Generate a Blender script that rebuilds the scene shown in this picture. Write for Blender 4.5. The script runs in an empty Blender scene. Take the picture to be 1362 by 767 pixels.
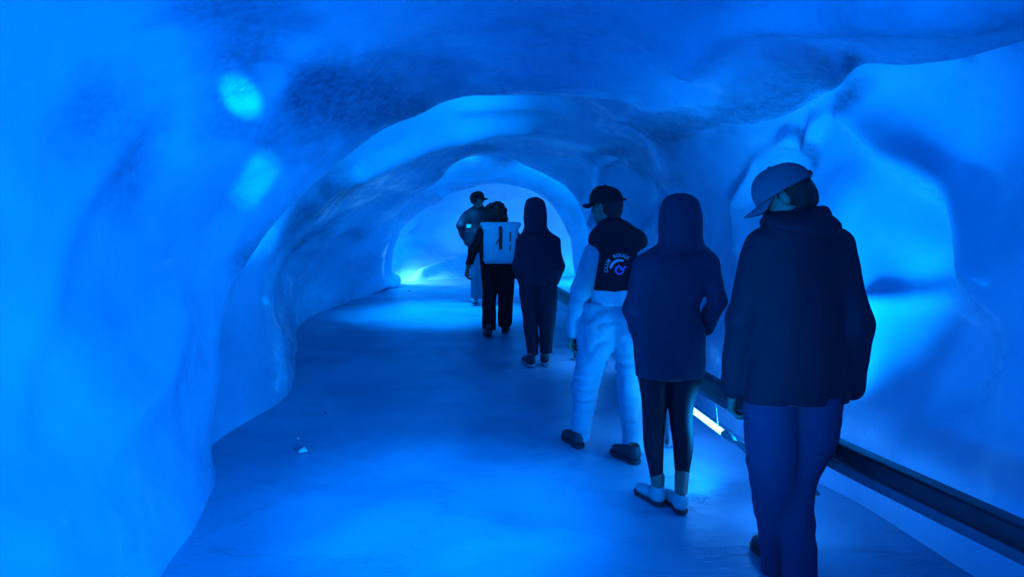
import bpy, math, random
import numpy as np
from mathutils import Vector, Matrix
from mathutils.bvhtree import BVHTree

random.seed(5)
SC = bpy.context.scene
C = SC.collection

# ------------------------------------------------------------------ camera
FPX, CX, CY = 985.0, 681.0, 383.5
EYE = 1.7
PITCH = math.atan((383.5 - 262.0) / FPX)
cam_d = bpy.data.cameras.new('camera')
cam = bpy.data.objects.new('camera', cam_d)
C.objects.link(cam)
cam.location = (0, 0, EYE)
cam.rotation_euler = (math.pi / 2 - PITCH, 0, 0)
cam_d.sensor_width = 36.0
cam_d.lens = 36.0 * FPX / 1362.0
cam_d.clip_start = 0.05
SC.camera = cam

# ------------------------------------------------------------------ view + world
SC.view_settings.view_transform = 'Standard'
SC.view_settings.look = 'None'
SC.view_settings.exposure = 0.0
SC.view_settings.gamma = 1.0
SC.view_settings.use_curve_mapping = False
SC.cycles.max_bounces = 10
SC.cycles.diffuse_bounces = 6
SC.cycles.glossy_bounces = 3
SC.cycles.sample_clamp_indirect = 6
SC.cycles.caustics_reflective = False
SC.cycles.caustics_refractive = False
SC.cycles.use_denoising = True
wd = bpy.data.worlds.new('world')
SC.world = wd
wd.use_nodes = True
wd.node_tree.nodes['Background'].inputs[0].default_value = (0.0, 0.12, 1.0, 1)
wd.node_tree.nodes['Background'].inputs[1].default_value = 0.30

BLUE = (0.0, 0.235, 1.0)
AZURE = (0.0, 0.31, 1.0)


def lamp(name, kind, loc, power, color=BLUE, size=0.2, aim=None, angle=60, blend=0.8, sy=None):
    l = bpy.data.lights.new(name, kind)
    l.energy = power
    l.color = color
    if kind == 'AREA':
        l.size = size
        if sy:
            l.shape = 'RECTANGLE'
            l.size_y = sy
    else:
        l.shadow_soft_size = size
    if kind == 'SPOT':
        l.spot_size = math.radians(angle)
        l.spot_blend = blend
    o = bpy.data.objects.new(name, l)
    C.objects.link(o)
    o.location = loc
    if aim is not None:
        d = Vector(aim) - Vector(loc)
        o.rotation_euler = d.to_track_quat('-Z', 'Y').to_euler()
    return o


# unseen lights: some lamps told by their glow, the rest added for brightness
LAMPS = [
    # name, kind, loc, power, color, size, aim, angle
    ('unseen_light', 'SPOT', (1.6, 0.1, 1.3), 1600, BLUE, 0.15, (-1.9, 3.7, 0.55), 74),  # added to brighten the left wall
    ('unseen_light', 'SPOT', (-0.1, 2.75, 2.52), 560, BLUE, 0.12, (-0.35, 3.85, 0.0), 48),  # added overhead for the bright pool on the near floor
    ('unseen_light', 'AREA', (-0.2, -1.2, 0.5), 60, BLUE, 0.5, (-0.9, 3.0, 3.4), 0),  # added uplight for the ceiling
    ('unseen_light', 'SPOT', (1.50, 3.95, 0.35), 210, AZURE, 0.05, (2.15, 4.8, 2.1), 90),
    ('unseen_light', 'SPOT', (1.40, 4.02, 0.32), 75, AZURE, 0.04, (0.2, 4.9, 0.4), 125),
    ('unseen_light', 'SPOT', (-2.5, 5.9, 1.1), 260, AZURE, 0.06, (-1.45, 7.5, 2.15), 72),  # this and the next added to brighten the pale horn
    ('unseen_light', 'SPOT', (-0.2, 6.0, 2.54), 190, AZURE, 0.06, (-0.9, 7.8, 2.42), 80),
    ('unseen_light', 'SPOT', (-0.8, 11.0, 2.42), 800, AZURE, 0.08, (-1.0, 10.9, 0.0), 72),
    ('unseen_light', 'SPOT', (-2.5, 12.4, 1.4), 130, AZURE, 0.06, (-1.6, 14.4, 0.8), 95),  # this and the next two added to brighten the arch front
    ('unseen_light', 'SPOT', (-0.9, 11.35, 2.36), 190, AZURE, 0.06, (-1.0, 13.2, 2.0), 125),
    ('unseen_light', 'SPOT', (0.45, 11.4, 2.18), 120, AZURE, 0.06, (0.75, 13.2, 1.7), 115),
    ('unseen_light', 'SPOT', (-1.0, 0.8, 1.0), 300, BLUE, 0.15, (2.3, 3.7, 2.0), 60),  # added to lift the upper right wall
    ('unseen_light', 'SPOT', (-2.6, 14.6, 0.5), 260, (0.16, 0.62, 0.62), 0.1, (-0.6, 15.6, 0.1), 105),
    ('unseen_light', 'POINT', (-2.3, 14.6, 1.5), 90, AZURE, 0.1, None, 0),
    ('unseen_light', 'POINT', (1.5, 14.7, 0.6), 130, AZURE, 0.15, None, 0),
    # added narrow beams that stand in for glints on the left wall
    ('unseen_light', 'SPOT', (-0.3, -0.6, 2.3), 3300, (0.0, 0.8, 1.0), 0.02, (-1.39, 3.89, 2.21), 2.6),
    ('unseen_light', 'SPOT', (-0.3, -0.6, 2.2), 1200, (0.0, 0.75, 1.0), 0.02, (-1.460, 4.50, 1.900), 1.9),
    ('unseen_light', 'SPOT', (-0.3, -0.6, 2.2), 1700, (0.0, 0.75, 1.0), 0.02, (-1.500, 4.50, 1.850), 1.9),
    ('unseen_light', 'SPOT', (-0.3, -0.6, 2.2), 1900, (0.0, 0.75, 1.0), 0.02, (-1.540, 4.50, 1.800), 1.9),
    ('unseen_light', 'SPOT', (-0.3, -0.6, 2.2), 1700, (0.0, 0.75, 1.0), 0.02, (-1.580, 4.50, 1.750), 1.9),
    ('unseen_light', 'SPOT', (-0.3, -0.6, 2.2), 1200, (0.0, 0.75, 1.0), 0.02, (-1.620, 4.50, 1.700), 1.9),
]
for a in LAMPS:
    lamp(a[0], a[1], a[2], a[3], a[4], a[5], a[6], a[7])


# ------------------------------------------------------------------ pixel <-> world
cp, sp = math.cos(PITCH), math.sin(PITCH)


def P(px, py, y):
    """world point on the photo ray px,py at depth y"""
    u, v = (px - CX) / FPX, (CY - py) / FPX
    d = np.array([u, cp + v * sp, -sp + v * cp])
    return np.array([0, 0, EYE]) + d * (y / d[1])


def G(px, py, h=0.0):
    u, v = (px - CX) / FPX, (CY - py) / FPX
    d = np.array([u, cp + v * sp, -sp + v * cp])
    return np.array([0, 0, EYE]) + d * ((h - EYE) / d[2])


def project(V):
    q = V - np.array([0, 0, EYE])
    dep = q[..., 1] * cp - q[..., 2] * sp
    up = q[..., 1] * sp + q[..., 2] * cp
    dep = np.where(np.abs(dep) < 1e-6, 1e-6, dep)
    return CX + FPX * q[..., 0] / dep, CY - FPX * up / dep, dep


# ------------------------------------------------------------------ noise
_rs = np.random.RandomState(11)
_PERM = _rs.permutation(256)
_PERM = np.concatenate([_PERM, _PERM, _PERM])
_VAL = _rs.uniform(-1, 1, 256)


def vnoise(p):
    i = np.floor(p).astype(int)
    f = p - i
    f = f * f * f * (f * (f * 6 - 15) + 10)
    i &= 255
    r = 0
    for dx in (0, 1):
        wx = f[..., 0] if dx else 1 - f[..., 0]
        for dy in (0, 1):
            wy = f[..., 1] if dy else 1 - f[..., 1]
            for dz in (0, 1):
                wz = f[..., 2] if dz else 1 - f[..., 2]
                h = _PERM[_PERM[_PERM[(i[..., 0] + dx) & 255] + ((i[..., 1] + dy) & 255)] + ((i[..., 2] + dz) & 255)]
                r = r + wx * wy * wz * _VAL[h]
    return r


# ------------------------------------------------------------------ materials
def new_mat(name):
    m = bpy.data.materials.new(name)
    m.use_nodes = True
    nt = m.node_tree
    b = nt.nodes['Principled BSDF']
    return m, nt, b


def N(nt, t, **kw):
    n = nt.nodes.new(t)
    for k, v in kw.items():
        setattr(n, k, v)
    return n


def noise_node(nt, vec, scale, detail=4, rough=0.55, dist=0.0):
    n = N(nt, 'ShaderNodeTexNoise')
    n.inputs['Scale'].default_value = scale
    n.inputs['Detail'].default_value = detail
    n.inputs['Roughness'].default_value = rough
    n.inputs['Distortion'].default_value = dist
    nt.links.new(vec, n.inputs['Vector'])
    return n


def ramp(nt, fac, stops):
    r = N(nt, 'ShaderNodeValToRGB')
    while len(r.color_ramp.elements) < len(stops):
        r.color_ramp.elements.new(0.5)
    for e, (p, c) in zip(r.color_ramp.elements, stops):
        e.position = p
        e.color = (c[0], c[1], c[2], 1) if isinstance(c, tuple) else (c, c, c, 1)
    nt.links.new(fac, r.inputs['Fac'])
    return r


def mixc(nt, fac, a, b, mode='MIX'):
    m = N(nt, 'ShaderNodeMix', data_type='RGBA', blend_type=mode)
    for s, v in ((0, fac), (6, a), (7, b)):
        if hasattr(v, 'links') or hasattr(v, 'is_linked'):
            nt.links.new(v, m.inputs[s])
        elif s == 0:
            m.inputs[0].default_value = v
        else:
            m.inputs[s].default_value = (v[0], v[1], v[2], 1)
    return m.outputs[2]


def ice_material():
    m, nt, b = new_mat('glacier_ice')
    tc = N(nt, 'ShaderNodeTexCoord')
    vec = tc.outputs['Object']
    big = noise_node(nt, vec, 0.9, 3, 0.5, 0.6)
    veil = ramp(nt, big.outputs['Fac'], [(0.35, (0.24, 0.40, 0.55)), (0.62, (0.36, 0.54, 0.70))])
    # speckled darkening: dirty clear-ice inclusions, plus shade painted into broken gaps
    sp_ = noise_node(nt, vec, 22, 6, 0.75)
    at = N(nt, 'ShaderNodeAttribute', attribute_name='silt_shade')
    mm = N(nt, 'ShaderNodeMath', operation='MULTIPLY')
    rr = ramp(nt, sp_.outputs['Fac'], [(0.38, 1.0), (0.62, 0.55)])
    nt.links.new(rr.outputs['Color'], mm.inputs[0])
    nt.links.new(at.outputs['Fac'], mm.inputs[1])
    col = mixc(nt, mm.outputs[0], veil.outputs['Color'], (0.05, 0.09, 0.16))
    nt.links.new(col, b.inputs['Base Color'])
    rn = noise_node(nt, vec, 5, 4, 0.6)
    rr2 = ramp(nt, rn.outputs['Fac'], [(0.3, 0.16), (0.7, 0.42)])
    nt.links.new(rr2.outputs['Color'], b.inputs['Roughness'])
    b.inputs['IOR'].default_value = 1.31
    b.inputs['Subsurface Weight'].default_value = 0.0
    b1 = noise_node(nt, vec, 7, 5, 0.55, 0.4)
    b2 = noise_node(nt, vec, 45, 3, 0.6)
    bp = N(nt, 'ShaderNodeBump')
    bp.inputs['Strength'].default_value = 0.14
    bp.inputs['Distance'].default_value = 0.04
    nt.links.new(b1.outputs['Fac'], bp.inputs['Height'])
    ms = N(nt, 'ShaderNodeMath', operation='MULTIPLY_ADD')
    ms.inputs[1].default_value = 0.55
    ms.inputs[2].default_value = 0.04
    nt.links.new(at.outputs['Fac'], ms.inputs[0])
    bp2 = N(nt, 'ShaderNodeBump')
    bp2.inputs['Distance'].default_value = 0.01
    nt.links.new(ms.outputs[0], bp2.inputs['Strength'])
    nt.links.new(b2.outputs['Fac'], bp2.inputs['Height'])
    nt.links.new(bp.outputs['Normal'], bp2.inputs['Normal'])
    nt.links.new(bp2.outputs['Normal'], b.inputs['Normal'])
    return m


def floor_material():
    m, nt, b = new_mat('trodden_ice')
    tc = N(nt, 'ShaderNodeTexCoord')
    vec = tc.outputs['Object']
    big = noise_node(nt, vec, 1.1, 4, 0.55, 0.5)
    col = ramp(nt, big.outputs['Fac'], [(0.3, (0.16, 0.27, 0.38)), (0.7, (0.30, 0.44, 0.56))])
    nt.links.new(col.outputs['Color'], b.inputs['Base Color'])
    rn = noise_node(nt, vec, 3, 4, 0.6)
    r = ramp(nt, rn.outputs['Fac'], [(0.3, 0.28), (0.7, 0.5)])
    nt.links.new(r.outputs['Color'], b.inputs['Roughness'])
    b.inputs['IOR'].default_value = 1.33
    mp = N(nt, 'ShaderNodeMapping')
    mp.inputs['Scale'].default_value = (1.0, 2.6, 1.0)
    nt.links.new(vec, mp.inputs['Vector'])
    n1 = noise_node(nt, mp.outputs['Vector'], 9, 6, 0.62, 0.3)
    bp = N(nt, 'ShaderNodeBump')
    bp.inputs['Strength'].default_value = 0.22
    bp.inputs['Distance'].default_value = 0.02
    nt.links.new(n1.outputs['Fac'], bp.inputs['Height'])
    vo = N(nt, 'ShaderNodeTexVoronoi', feature='DISTANCE_TO_EDGE')
    vo.inputs['Scale'].default_value = 1.4
    w = mixc(nt, 0.25, vec, n1.outputs['Color'])
    nt.links.new(w, vo.inputs['Vector'])
    cr = ramp(nt, vo.outputs['Distance'], [(0.0, 0.0), (0.012, 1.0)])
    bp2 = N(nt, 'ShaderNodeBump')
    bp2.inputs['Strength'].default_value = 0.5
    bp2.inputs['Distance'].default_value = 0.01
    nt.links.new(cr.outputs['Color'], bp2.inputs['Height'])
    nt.links.new(bp.outputs['Normal'], bp2.inputs['Normal'])
    nt.links.new(bp2.outputs['Normal'], b.inputs['Normal'])
    return m


def simple(name, col, rough=0.7, scale=30, amt=0.18, bump=0.15, dist=0.004, metal=0.0, spec=0.5, sheen=0.0):
    m, nt, b = new_mat(name)
    tc = N(nt, 'ShaderNodeTexCoord')
    n = noise_node(nt, tc.outputs['Object'], scale, 5, 0.6)
    lo = tuple(c * (1 - amt) for c in col)
    hi = tuple(min(1, c * (1 + amt)) for c in col)
    r = ramp(nt, n.outputs['Fac'], [(0.3, lo), (0.7, hi)])
    nt.links.new(r.outputs['Color'], b.inputs['Base Color'])
    b.inputs['Roughness'].default_value = rough
    b.inputs['Metallic'].default_value = metal
    b.inputs['Specular IOR Level'].default_value = spec
    if sheen:
        b.inputs['Sheen Weight'].default_value = sheen
    bp = N(nt, 'ShaderNodeBump')
    bp.inputs['Strength'].default_value = bump
    bp.inputs['Distance'].default_value = dist
    nt.links.new(n.outputs['Fac'], bp.inputs['Height'])
    nt.links.new(bp.outputs['Normal'], b.inputs['Normal'])
    return m


def emis(name, col, strength):
    m, nt, b = new_mat(name)
    b.inputs['Base Color'].default_value = (0.8, 0.9, 1, 1)
    b.inputs['Emission Color'].default_value = (*col, 1)
    b.inputs['Emission Strength'].default_value = strength
    return m


ICE = ice_material()
FLOOR = floor_material()
M_skin = simple('skin', (0.30, 0.16, 0.11), 0.5, 60, 0.06, 0.05)
M_hair = simple('dark_hair', (0.012, 0.010, 0.010), 0.6, 120, 0.4, 0.8, 0.01)
M_black = simple('black_cloth', (0.005, 0.005, 0.008), 0.9, 60, 0.25, 0.3)
M_navy = simple('navy_cloth', (0.018, 0.026, 0.052), 0.9, 50, 0.2, 0.3)
M_slate = simple('slate_cloth', (0.06, 0.10, 0.16), 0.9, 50, 0.2, 0.3)
M_denim = simple('washed_denim', (0.28, 0.38, 0.48), 0.85, 60, 0.10, 0.3)
M_denim_dark = simple('dark_denim', (0.05, 0.08, 0.14), 0.85, 40, 0.2, 0.3)
M_cream = simple('pale_sleeve', (0.38, 0.42, 0.48), 0.6, 30, 0.08, 0.2)
M_white = simple('white_cloth', (0.75, 0.78, 0.80), 0.8, 40, 0.05, 0.2)
M_legging = simple('legging_knit', (0.006, 0.009, 0.018), 0.6, 80, 0.15, 0.1, spec=0.25)
M_shoe_pale = simple('pale_shoe', (0.42, 0.45, 0.48), 0.6, 40, 0.1, 0.1)
M_shoe_dark = simple('dark_shoe', (0.03, 0.035, 0.045), 0.6, 40, 0.2, 0.2)
M_sole = simple('rubber_sole', (0.30, 0.34, 0.38), 0.7, 40, 0.1, 0.1)
M_sole_dark = simple('dark_sole', (0.03, 0.03, 0.04), 0.7, 40, 0.1, 0.1)
M_cap_grey = simple('grey_cap_cloth', (0.09, 0.11, 0.15), 0.85, 70, 0.15, 0.2)
M_pack = simple('pale_pack_cloth', (0.46, 0.54, 0.66), 0.65, 40, 0.1, 0.15)
M_strap = simple('webbing', (0.01, 0.01, 0.014), 0.8, 90, 0.2, 0.2)
M_rail = simple('rail_lacquer', (0.012, 0.014, 0.02), 0.35, 14, 0.3, 0.06)
M_rail_pale = simple('rail_channel', (0.06, 0.09, 0.13), 0.35, 14, 0.2, 0.05)
M_metal = simple('brushed_steel', (0.35, 0.38, 0.42), 0.35, 60, 0.1, 0.05, metal=0.8)
M_chip = simple('clear_ice_chip', (0.75, 0.88, 0.95), 0.15, 20, 0.1, 0.2)
M_stone = simple('dark_grit', (0.03, 0.035, 0.04), 0.8, 40, 0.3, 0.2)
M_tube = emis('led_tube_glow', (0.03, 0.30, 1.0), 34.0)


# ------------------------------------------------------------------ objects
def mesh_from(name, V, F, mat, smooth=True, parent=None, loc=None):
    me = bpy.data.meshes.new(name)
    V = np.asarray(V, float)
    if loc is not None:
        V = V - np.asarray(loc)
    F = [tuple(int(i) for i in f) for f in F] if not isinstance(F, np.ndarray) else F.tolist()
    me.from_pydata(V.tolist(), [], F)
    me.update()
    if smooth:
        me.polygons.foreach_set('use_smooth', [True] * len(me.polygons))
    me.materials.append(mat)
    o = bpy.data.objects.new(name, me)
    C.objects.link(o)
    if loc is not None and parent is None:
        o.location = tuple(loc)
    if parent is not None:
        o.parent = parent
    return o


def tag(o, label=None, cat=None, group=None, kind=None):
    if label:
        o['label'] = label
    if cat:
        o['category'] = cat
    if group:
        o['group'] = group
    if kind:
        o['kind'] = kind
    return o


# ------------------------------------------------------------------ the ice tunnel
def pchip(Y, t):
    """monotone cubic along axis 0, knots 0..n-1"""
    n = Y.shape[0]
    d = Y[1:] - Y[:-1]
    m = np.zeros_like(Y)
    a, b = d[:-1], d[1:]
    with np.errstate(divide='ignore', invalid='ignore'):
        h = np.where(a * b > 0, 2 * a * b / (a + b), 0)
    m[1:-1] = 0.55 * h + 0.45 * 0.5 * (a + b)
    m[0], m[-1] = d[0], d[-1]
    i = np.clip(np.floor(t).astype(int), 0, n - 2)
    s = (t - i).reshape((-1,) + (1,) * (Y.ndim - 1))
    return ((2 * s**3 - 3 * s**2 + 1) * Y[i] + (s**3 - 2 * s**2 + s) * m[i]
            + (-2 * s**3 + 3 * s**2) * Y[i + 1] + (s**3 - s**2) * m[i + 1])


def ring(y, pts):
    out = []
    for p in pts:
        if p[0] == 'p':
            out.append(P(p[1], p[2], p[3] if len(p) > 3 else y))
        else:
            out.append(np.array([p[0], p[2] if len(p) > 2 else y, p[1]]))
    return out


RINGS = [
    ring(-4.5, [(-1.6, -.12), (-1.9, .3), (-2.1, .8), (-2.1, 1.3), (-1.9, 1.8), (-1.5, 2.2), (-.9, 2.45), (-.3, 2.55), (.3, 2.55), (.9, 2.45), (1.6, 2.25), (2.2, 2.2), (2.7, 1.8), (2.8, 1.2), (2.8, .6), (2.75, -.12)]),
    ring(-1.5, [(-1.7, -.12), (-1.9, .3), (-2.05, .8), (-2.1, 1.3), (-1.95, 1.8), (-1.5, 2.25), (-.9, 2.5), (-.3, 2.6), (.3, 2.6), (1.0, 2.5), (1.8, 2.3), (2.3, 2.35), (2.8, 1.9), (2.85, 1.2), (2.8, .6), (2.75, -.12)]),
    ring(0.8, [(-1.6, -.12), (-1.85, .3), (-2.05, .8), (-2.1, 1.3), (-2.0, 1.8), (-1.6, 2.3), (-1.0, 2.6), (-.3, 2.75), (.3, 2.75), (1.0, 2.6), (1.85, 2.3), (2.35, 2.5), (2.75, 1.9), (2.75, 1.2), (2.65, .6), (2.55, -.12)]),
    ring(2.2, [(-1.42, -.12), (-1.68, .3), (-1.9, .8), (-2.0, 1.3), (-1.95, 1.8), (-1.6, 2.3), (-1.0, 2.6), (-.3, 2.72), (.3, 2.72), (1.0, 2.55), ('p', 1400, 38, 2.4), (2.25, 2.5), (2.5, 1.95), (2.5, 1.2), (2.4, .6), (2.28, -.12)]),
    ring(3.4, [(-1.58, -.12), (-1.72, .3), (-1.88, .8), (-1.95, 1.3), (-1.88, 1.8), (-1.55, 2.25), (-.95, 2.55), (-.3, 2.68), (.3, 2.66), (.95, 2.48), ('p', 1130, 105, 3.5), (1.95, 2.45), (2.25, 1.95), (2.3, 1.2), (2.15, .55), (1.98, -.12)]),
    # A, the near bulge
    ring(4.8, [(-1.80, -.12, 4.3), ('p', 275, 590, 4.45), ('p', 290, 500, 4.7), ('p', 305, 400, 4.85), ('p', 348, 320, 5.0), ('p', 425, 243, 5.1), ('p', 515, 172, 5.3), ('p', 612, 128, 5.5), ('p', 720, 122, 5.4), ('p', 830, 140, 5.1), ('p', 985, 162, 4.7), (1.85, 2.35, 4.4), (2.1, 1.9, 4.4), (2.1, 1.2, 4.3), (1.95, .55, 4.3), (1.8, -.12, 4.3)]),
    ring(5.6, [(-2.0, -.12, 4.9), (-2.4, .3, 5.2), (-2.8, .8, 5.5), (-2.85, 1.3, 5.7), (-2.6, 1.85, 5.8), (-2.1, 2.35, 5.9), (-1.3, 2.6, 6.0), (-.45, 2.68, 6.1), (.2, 2.66, 6.1), (.75, 2.5, 6.0), ('p', 905, 178, 5.7), (1.6, 2.25, 5.5), (1.85, 1.8, 5.4), (1.9, 1.2, 5.3), (1.75, .55, 5.2), (1.6, -.12, 5.2)]),
    ring(7.2, [(-1.98, -.12, 6.2), (-2.1, .35, 6.4), (-2.25, .8, 6.7), (-2.15, 1.3, 7.0), ('p', 400, 262, 7.1), ('p', 428, 222, 7.3), ('p', 520, 163, 7.4), ('p', 612, 118, 7.5), ('p', 715, 125, 7.5), ('p', 790, 150, 7.3), ('p', 855, 188, 7.0), (1.35, 2.0, 6.9), (1.6, 1.65, 6.8), (1.65, 1.1, 6.7), (1.5, .5, 6.7), (1.4, -.12, 6.6)]),
    # H, the crease under the pale horn
    ring(8.0, [(-2.45, -.12, 8.3), (-2.6, .35, 8.3), (-2.6, .85, 8.2), (-2.2, 1.3, 8.0), ('p', 448, 268, 7.9), ('p', 492, 241, 8.0), ('p', 560, 204, 8.1), ('p', 625, 188, 8.2), ('p', 700, 181, 8.3), ('p', 775, 190, 8.3), ('p', 835, 212, 8.3), ('p', 880, 255, 8.3), (1.6, 1.3, 8.3), (1.5, .9, 8.3), (1.35, .45, 8.3), (1.2, -.12, 8.3)]),
    ring(9.5, [(-2.9, -.12, 10.6), (-2.95, .35, 10.5), (-2.8, .8, 10.3), (-2.35, 1.3, 9.8), ('p', 497, 262, 9.5), ('p', 532, 238, 9.4), ('p', 580, 211, 9.3), ('p', 630, 195, 9.3), ('p', 690, 192, 9.4), ('p', 745, 205, 9.5), ('p', 790, 228, 9.6), ('p', 830, 265, 9.6), (1.5, 1.3, 9.7), (1.45, .9, 9.7), (1.3, .45, 9.7), (1.12, -.12, 9.7)]),
    # Q, the dark lip that hides the start of the bright arch
    ring(10.5, [('p', 510, 381, 13.6), ('p', 509, 362, 13.0), ('p', 513, 335, 12.4), ('p', 521, 300, 11.6), ('p', 545, 266, 11.0), ('p', 583, 240, 10.6), ('p', 608, 215, 10.3), ('p', 640, 203, 10.2), ('p', 675, 209, 10.4), ('p', 708, 225, 10.6), ('p', 742, 245, 10.8), ('p', 775, 285, 11.0), ('p', 790, 315, 11.0), ('p', 796, 345, 11.1), ('p', 796, 375, 11.2), ('p', 790, 405, 11.2)]),
    ring(11.3, [(-2.45, -.12, 13.9), (-2.75, .35, 13.5), (-2.95, .85, 12.9), (-2.75, 1.4, 12.2), (-2.35, 1.9, 11.6), (-1.8, 2.3, 11.2), (-1.1, 2.52, 11.0), (-.4, 2.6, 10.9), (.2, 2.55, 11.1), (.7, 2.35, 11.3), (1.1, 2.1, 11.4), (1.4, 1.7, 11.6), (1.5, 1.3, 11.7), (1.5, .9, 11.7), (1.45, .45, 11.7), (1.35, -.12, 11.7)]),
    # B, the bright arch
    ring(13.2, [('p', 520, 383, 14.2), ('p', 519, 362, 13.9), ('p', 524, 332, 13.6), ('p', 539, 303, 13.4), ('p', 562, 281, 13.3), ('p', 585, 264, 13.2), ('p', 612, 251, 13.2), ('p', 645, 244, 13.2), ('p', 680, 247, 13.2), ('p', 708, 256, 13.2), ('p', 732, 273, 13.3), ('p', 748, 296, 13.4), ('p', 758, 322, 13.4), ('p', 762, 348, 13.4), ('p', 765, 370, 13.4), ('p', 770, 390, 13.4)]),
    ring(14.6, [(-2.75, -.12, 14.7), (-2.85, .35), (-2.85, .8), (-2.75, 1.25), (-2.35, 1.75), (-1.8, 2.1), (-1.2, 2.3), (-.6, 2.4), (0, 2.4), (.6, 2.3), (1.1, 2.1), (1.5, 1.7), (1.75, 1.3), (1.8, .9), (1.75, .45), (1.65, -.12)]),
    ring(16.0, [(-2.3, -.12, 15.0), (-2.7, .35, 15.6), (-2.7, .8, 16), (-2.4, 1.2), (-2.0, 1.6), (-1.5, 1.9), (-1.0, 2.05), (-.5, 2.1), (0, 2.1), (.5, 2.0), (.95, 1.8), (1.3, 1.5), (1.5, 1.2), (1.5, .8), (1.45, .4), (1.4, -.12)]),
    ring(17.0, [(-.9, -.12, 15.4), (-1.6, .3, 16.4), (-1.8, .6, 16.9), (-1.7, .9, 17.1), (-1.4, 1.2, 17.3), (-1.1, 1.4, 17.4), (-.8, 1.5, 17.4), (-.4, 1.6, 17.4), (0, 1.6, 17.4), (.35, 1.5, 17.4), (.65, 1.35, 17.4), (.9, 1.15, 17.3), (1.0, .9, 17.1), (1.0, .6, 16.8), (.95, .3, 16.4), (.9, -.12, 15.6)]),
    ring(17.8, [(-.5, -.12, 16.8), (-.45, -.1, 17.0), (-.4, .05, 17.3), (-.35, .15, 17.5), (-.3, .2, 17.6), (-.2, .2, 17.7), (-.1, .2, 17.7), (0, .2, 17.7), (.05, .2, 17.7), (.1, .2, 17.7), (.15, .2, 17.7), (.2, .2, 17.6), (.25, .15, 17.4), (.3, .05, 17.2), (.3, -.1, 17.0), (.35, -.12, 16.8)]),
]
NET = np.array(RINGS)
NU, NV = 520, 330
tu = np.linspace(0, NET.shape[0] - 1, NU)
tv = np.linspace(0, NET.shape[1] - 1, NV)
S = pchip(NET, tu)
S = np.transpose(pchip(np.transpose(S, (1, 0, 2)), tv), (1, 0, 2))


def normals(S):
    du = np.gradient(S, axis=0)
    dv = np.gradient(S, axis=1)
    n = np.cross(dv, du)
    n /= np.linalg.norm(n, axis=2, keepdims=True) + 1e-9
    cen = np.array([0, 0, 1.1])
    q = cen - S
    q[..., 1] = 0
    flip = np.sign((n * q).sum(2).mean())
    return n * flip


NRM = normals(S)      # points into the tunnel


def surf_pt(px, py):
    X, Y, D = project(S)
    r = np.hypot(X - px, Y - py)
    ok = (r < 9) & (D > 1.5)
    if not ok.any():
        k = np.argmin(np.where(D > 1.5, r, 1e9))
        return S.reshape(-1, 3)[k]
    k = np.argmin(np.where(ok, D, 1e9))
    return S.reshape(-1, 3)[k]


def seg_dist(V, A, B):
    AB = B - A
    t = np.clip(((V - A) @ AB) / (AB @ AB + 1e-9), 0, 1)
    return np.linalg.norm(V - (A + t[..., None] * AB), axis=-1)


DISP = np.zeros(S.shape[:2])
SILT_SHADE = np.zeros(S.shape[:2])


def ridge(pts, amp, w, w2=None):
    """a crest (amp>0, into the tunnel) or groove along a line on the wall; w in metres"""
    Q = [surf_pt(*p) for p in pts]
    d = np.full(S.shape[:2], 9.0)
    for a, b in zip(Q[:-1], Q[1:]):
        d = np.minimum(d, seg_dist(S, a, b))
    global DISP
    DISP = DISP + amp * np.exp(-(d / w) ** 2)


def dent(px, py, r, amp, edge=2.0):
    c = surf_pt(px, py)
    d = np.linalg.norm(S - c, axis=2) / r
    global DISP
    DISP = DISP - amp * np.exp(-d ** (2 * edge))


def silt_shade(px, py, r, amt=1.0, line=None):
    global SILT_SHADE
    if line:
        Q = [surf_pt(*p) for p in line]
        d = np.full(S.shape[:2], 9.0)
        for a, b in zip(Q[:-1], Q[1:]):
            d = np.minimum(d, seg_dist(S, a, b))
    else:
        d = np.linalg.norm(S - surf_pt(px, py), axis=2)
    wob = 1 + 0.45 * vnoise(S * 3.1 + 7) + 0.3 * vnoise(S * 9)
    SILT_SHADE = np.maximum(SILT_SHADE, amt * np.clip(1.25 - d / (r * wob), 0, 1))


# broad swells and scallops
DISP += 0.055 * vnoise(S * 1.1 + 3) + 0.03 * vnoise(S * np.array([2.4, 1.3, 2.4]) + 9)
DISP += 0.006 * vnoise(S * 5.0) + 0.0015 * vnoise(S * 14)
# right wall: scalloped hollows with sharp crests between
ridge([(1130, 150), (1180, 200), (1235, 250), (1272, 300), (1287, 370)], 0.10, 0.10)
ridge([(1287, 370), (1320, 430), (1330, 500)], 0.06, 0.12)
dent(1190, 310, 0.34, 0.14)
dent(1240, 455, 0.42, 0.13)
dent(1270, 150, 0.5, 0.10)
ridge([(1150, 398), (1230, 385), (1300, 405)], 0.05, 0.07)
ridge([(982, 330), (976, 270), (1000, 215), (1060, 182)], 0.09, 0.06)
dent(1030, 250, 0.30, 0.18)
ridge([(1120, 100), (1085, 160), (1075, 200)], 0.07, 0.05)
# round niche on the right beyond the third walker
dent(830, 250, 0.55, 0.16)
ridge([(780, 300), (792, 235), (840, 225), (880, 262), (902, 320)], 0.06, 0.07)
# ceiling ridges
ridge([(905, 100), (960, 55), (1040, 30), (1160, 12), (1300, 8)], 0.08, 0.10)
dent(1030, 90, 0.5, 0.07)
ridge([(620, 150), (700, 150), (790, 172), (870, 150), (930, 140)], 0.05, 0.10)
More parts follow.
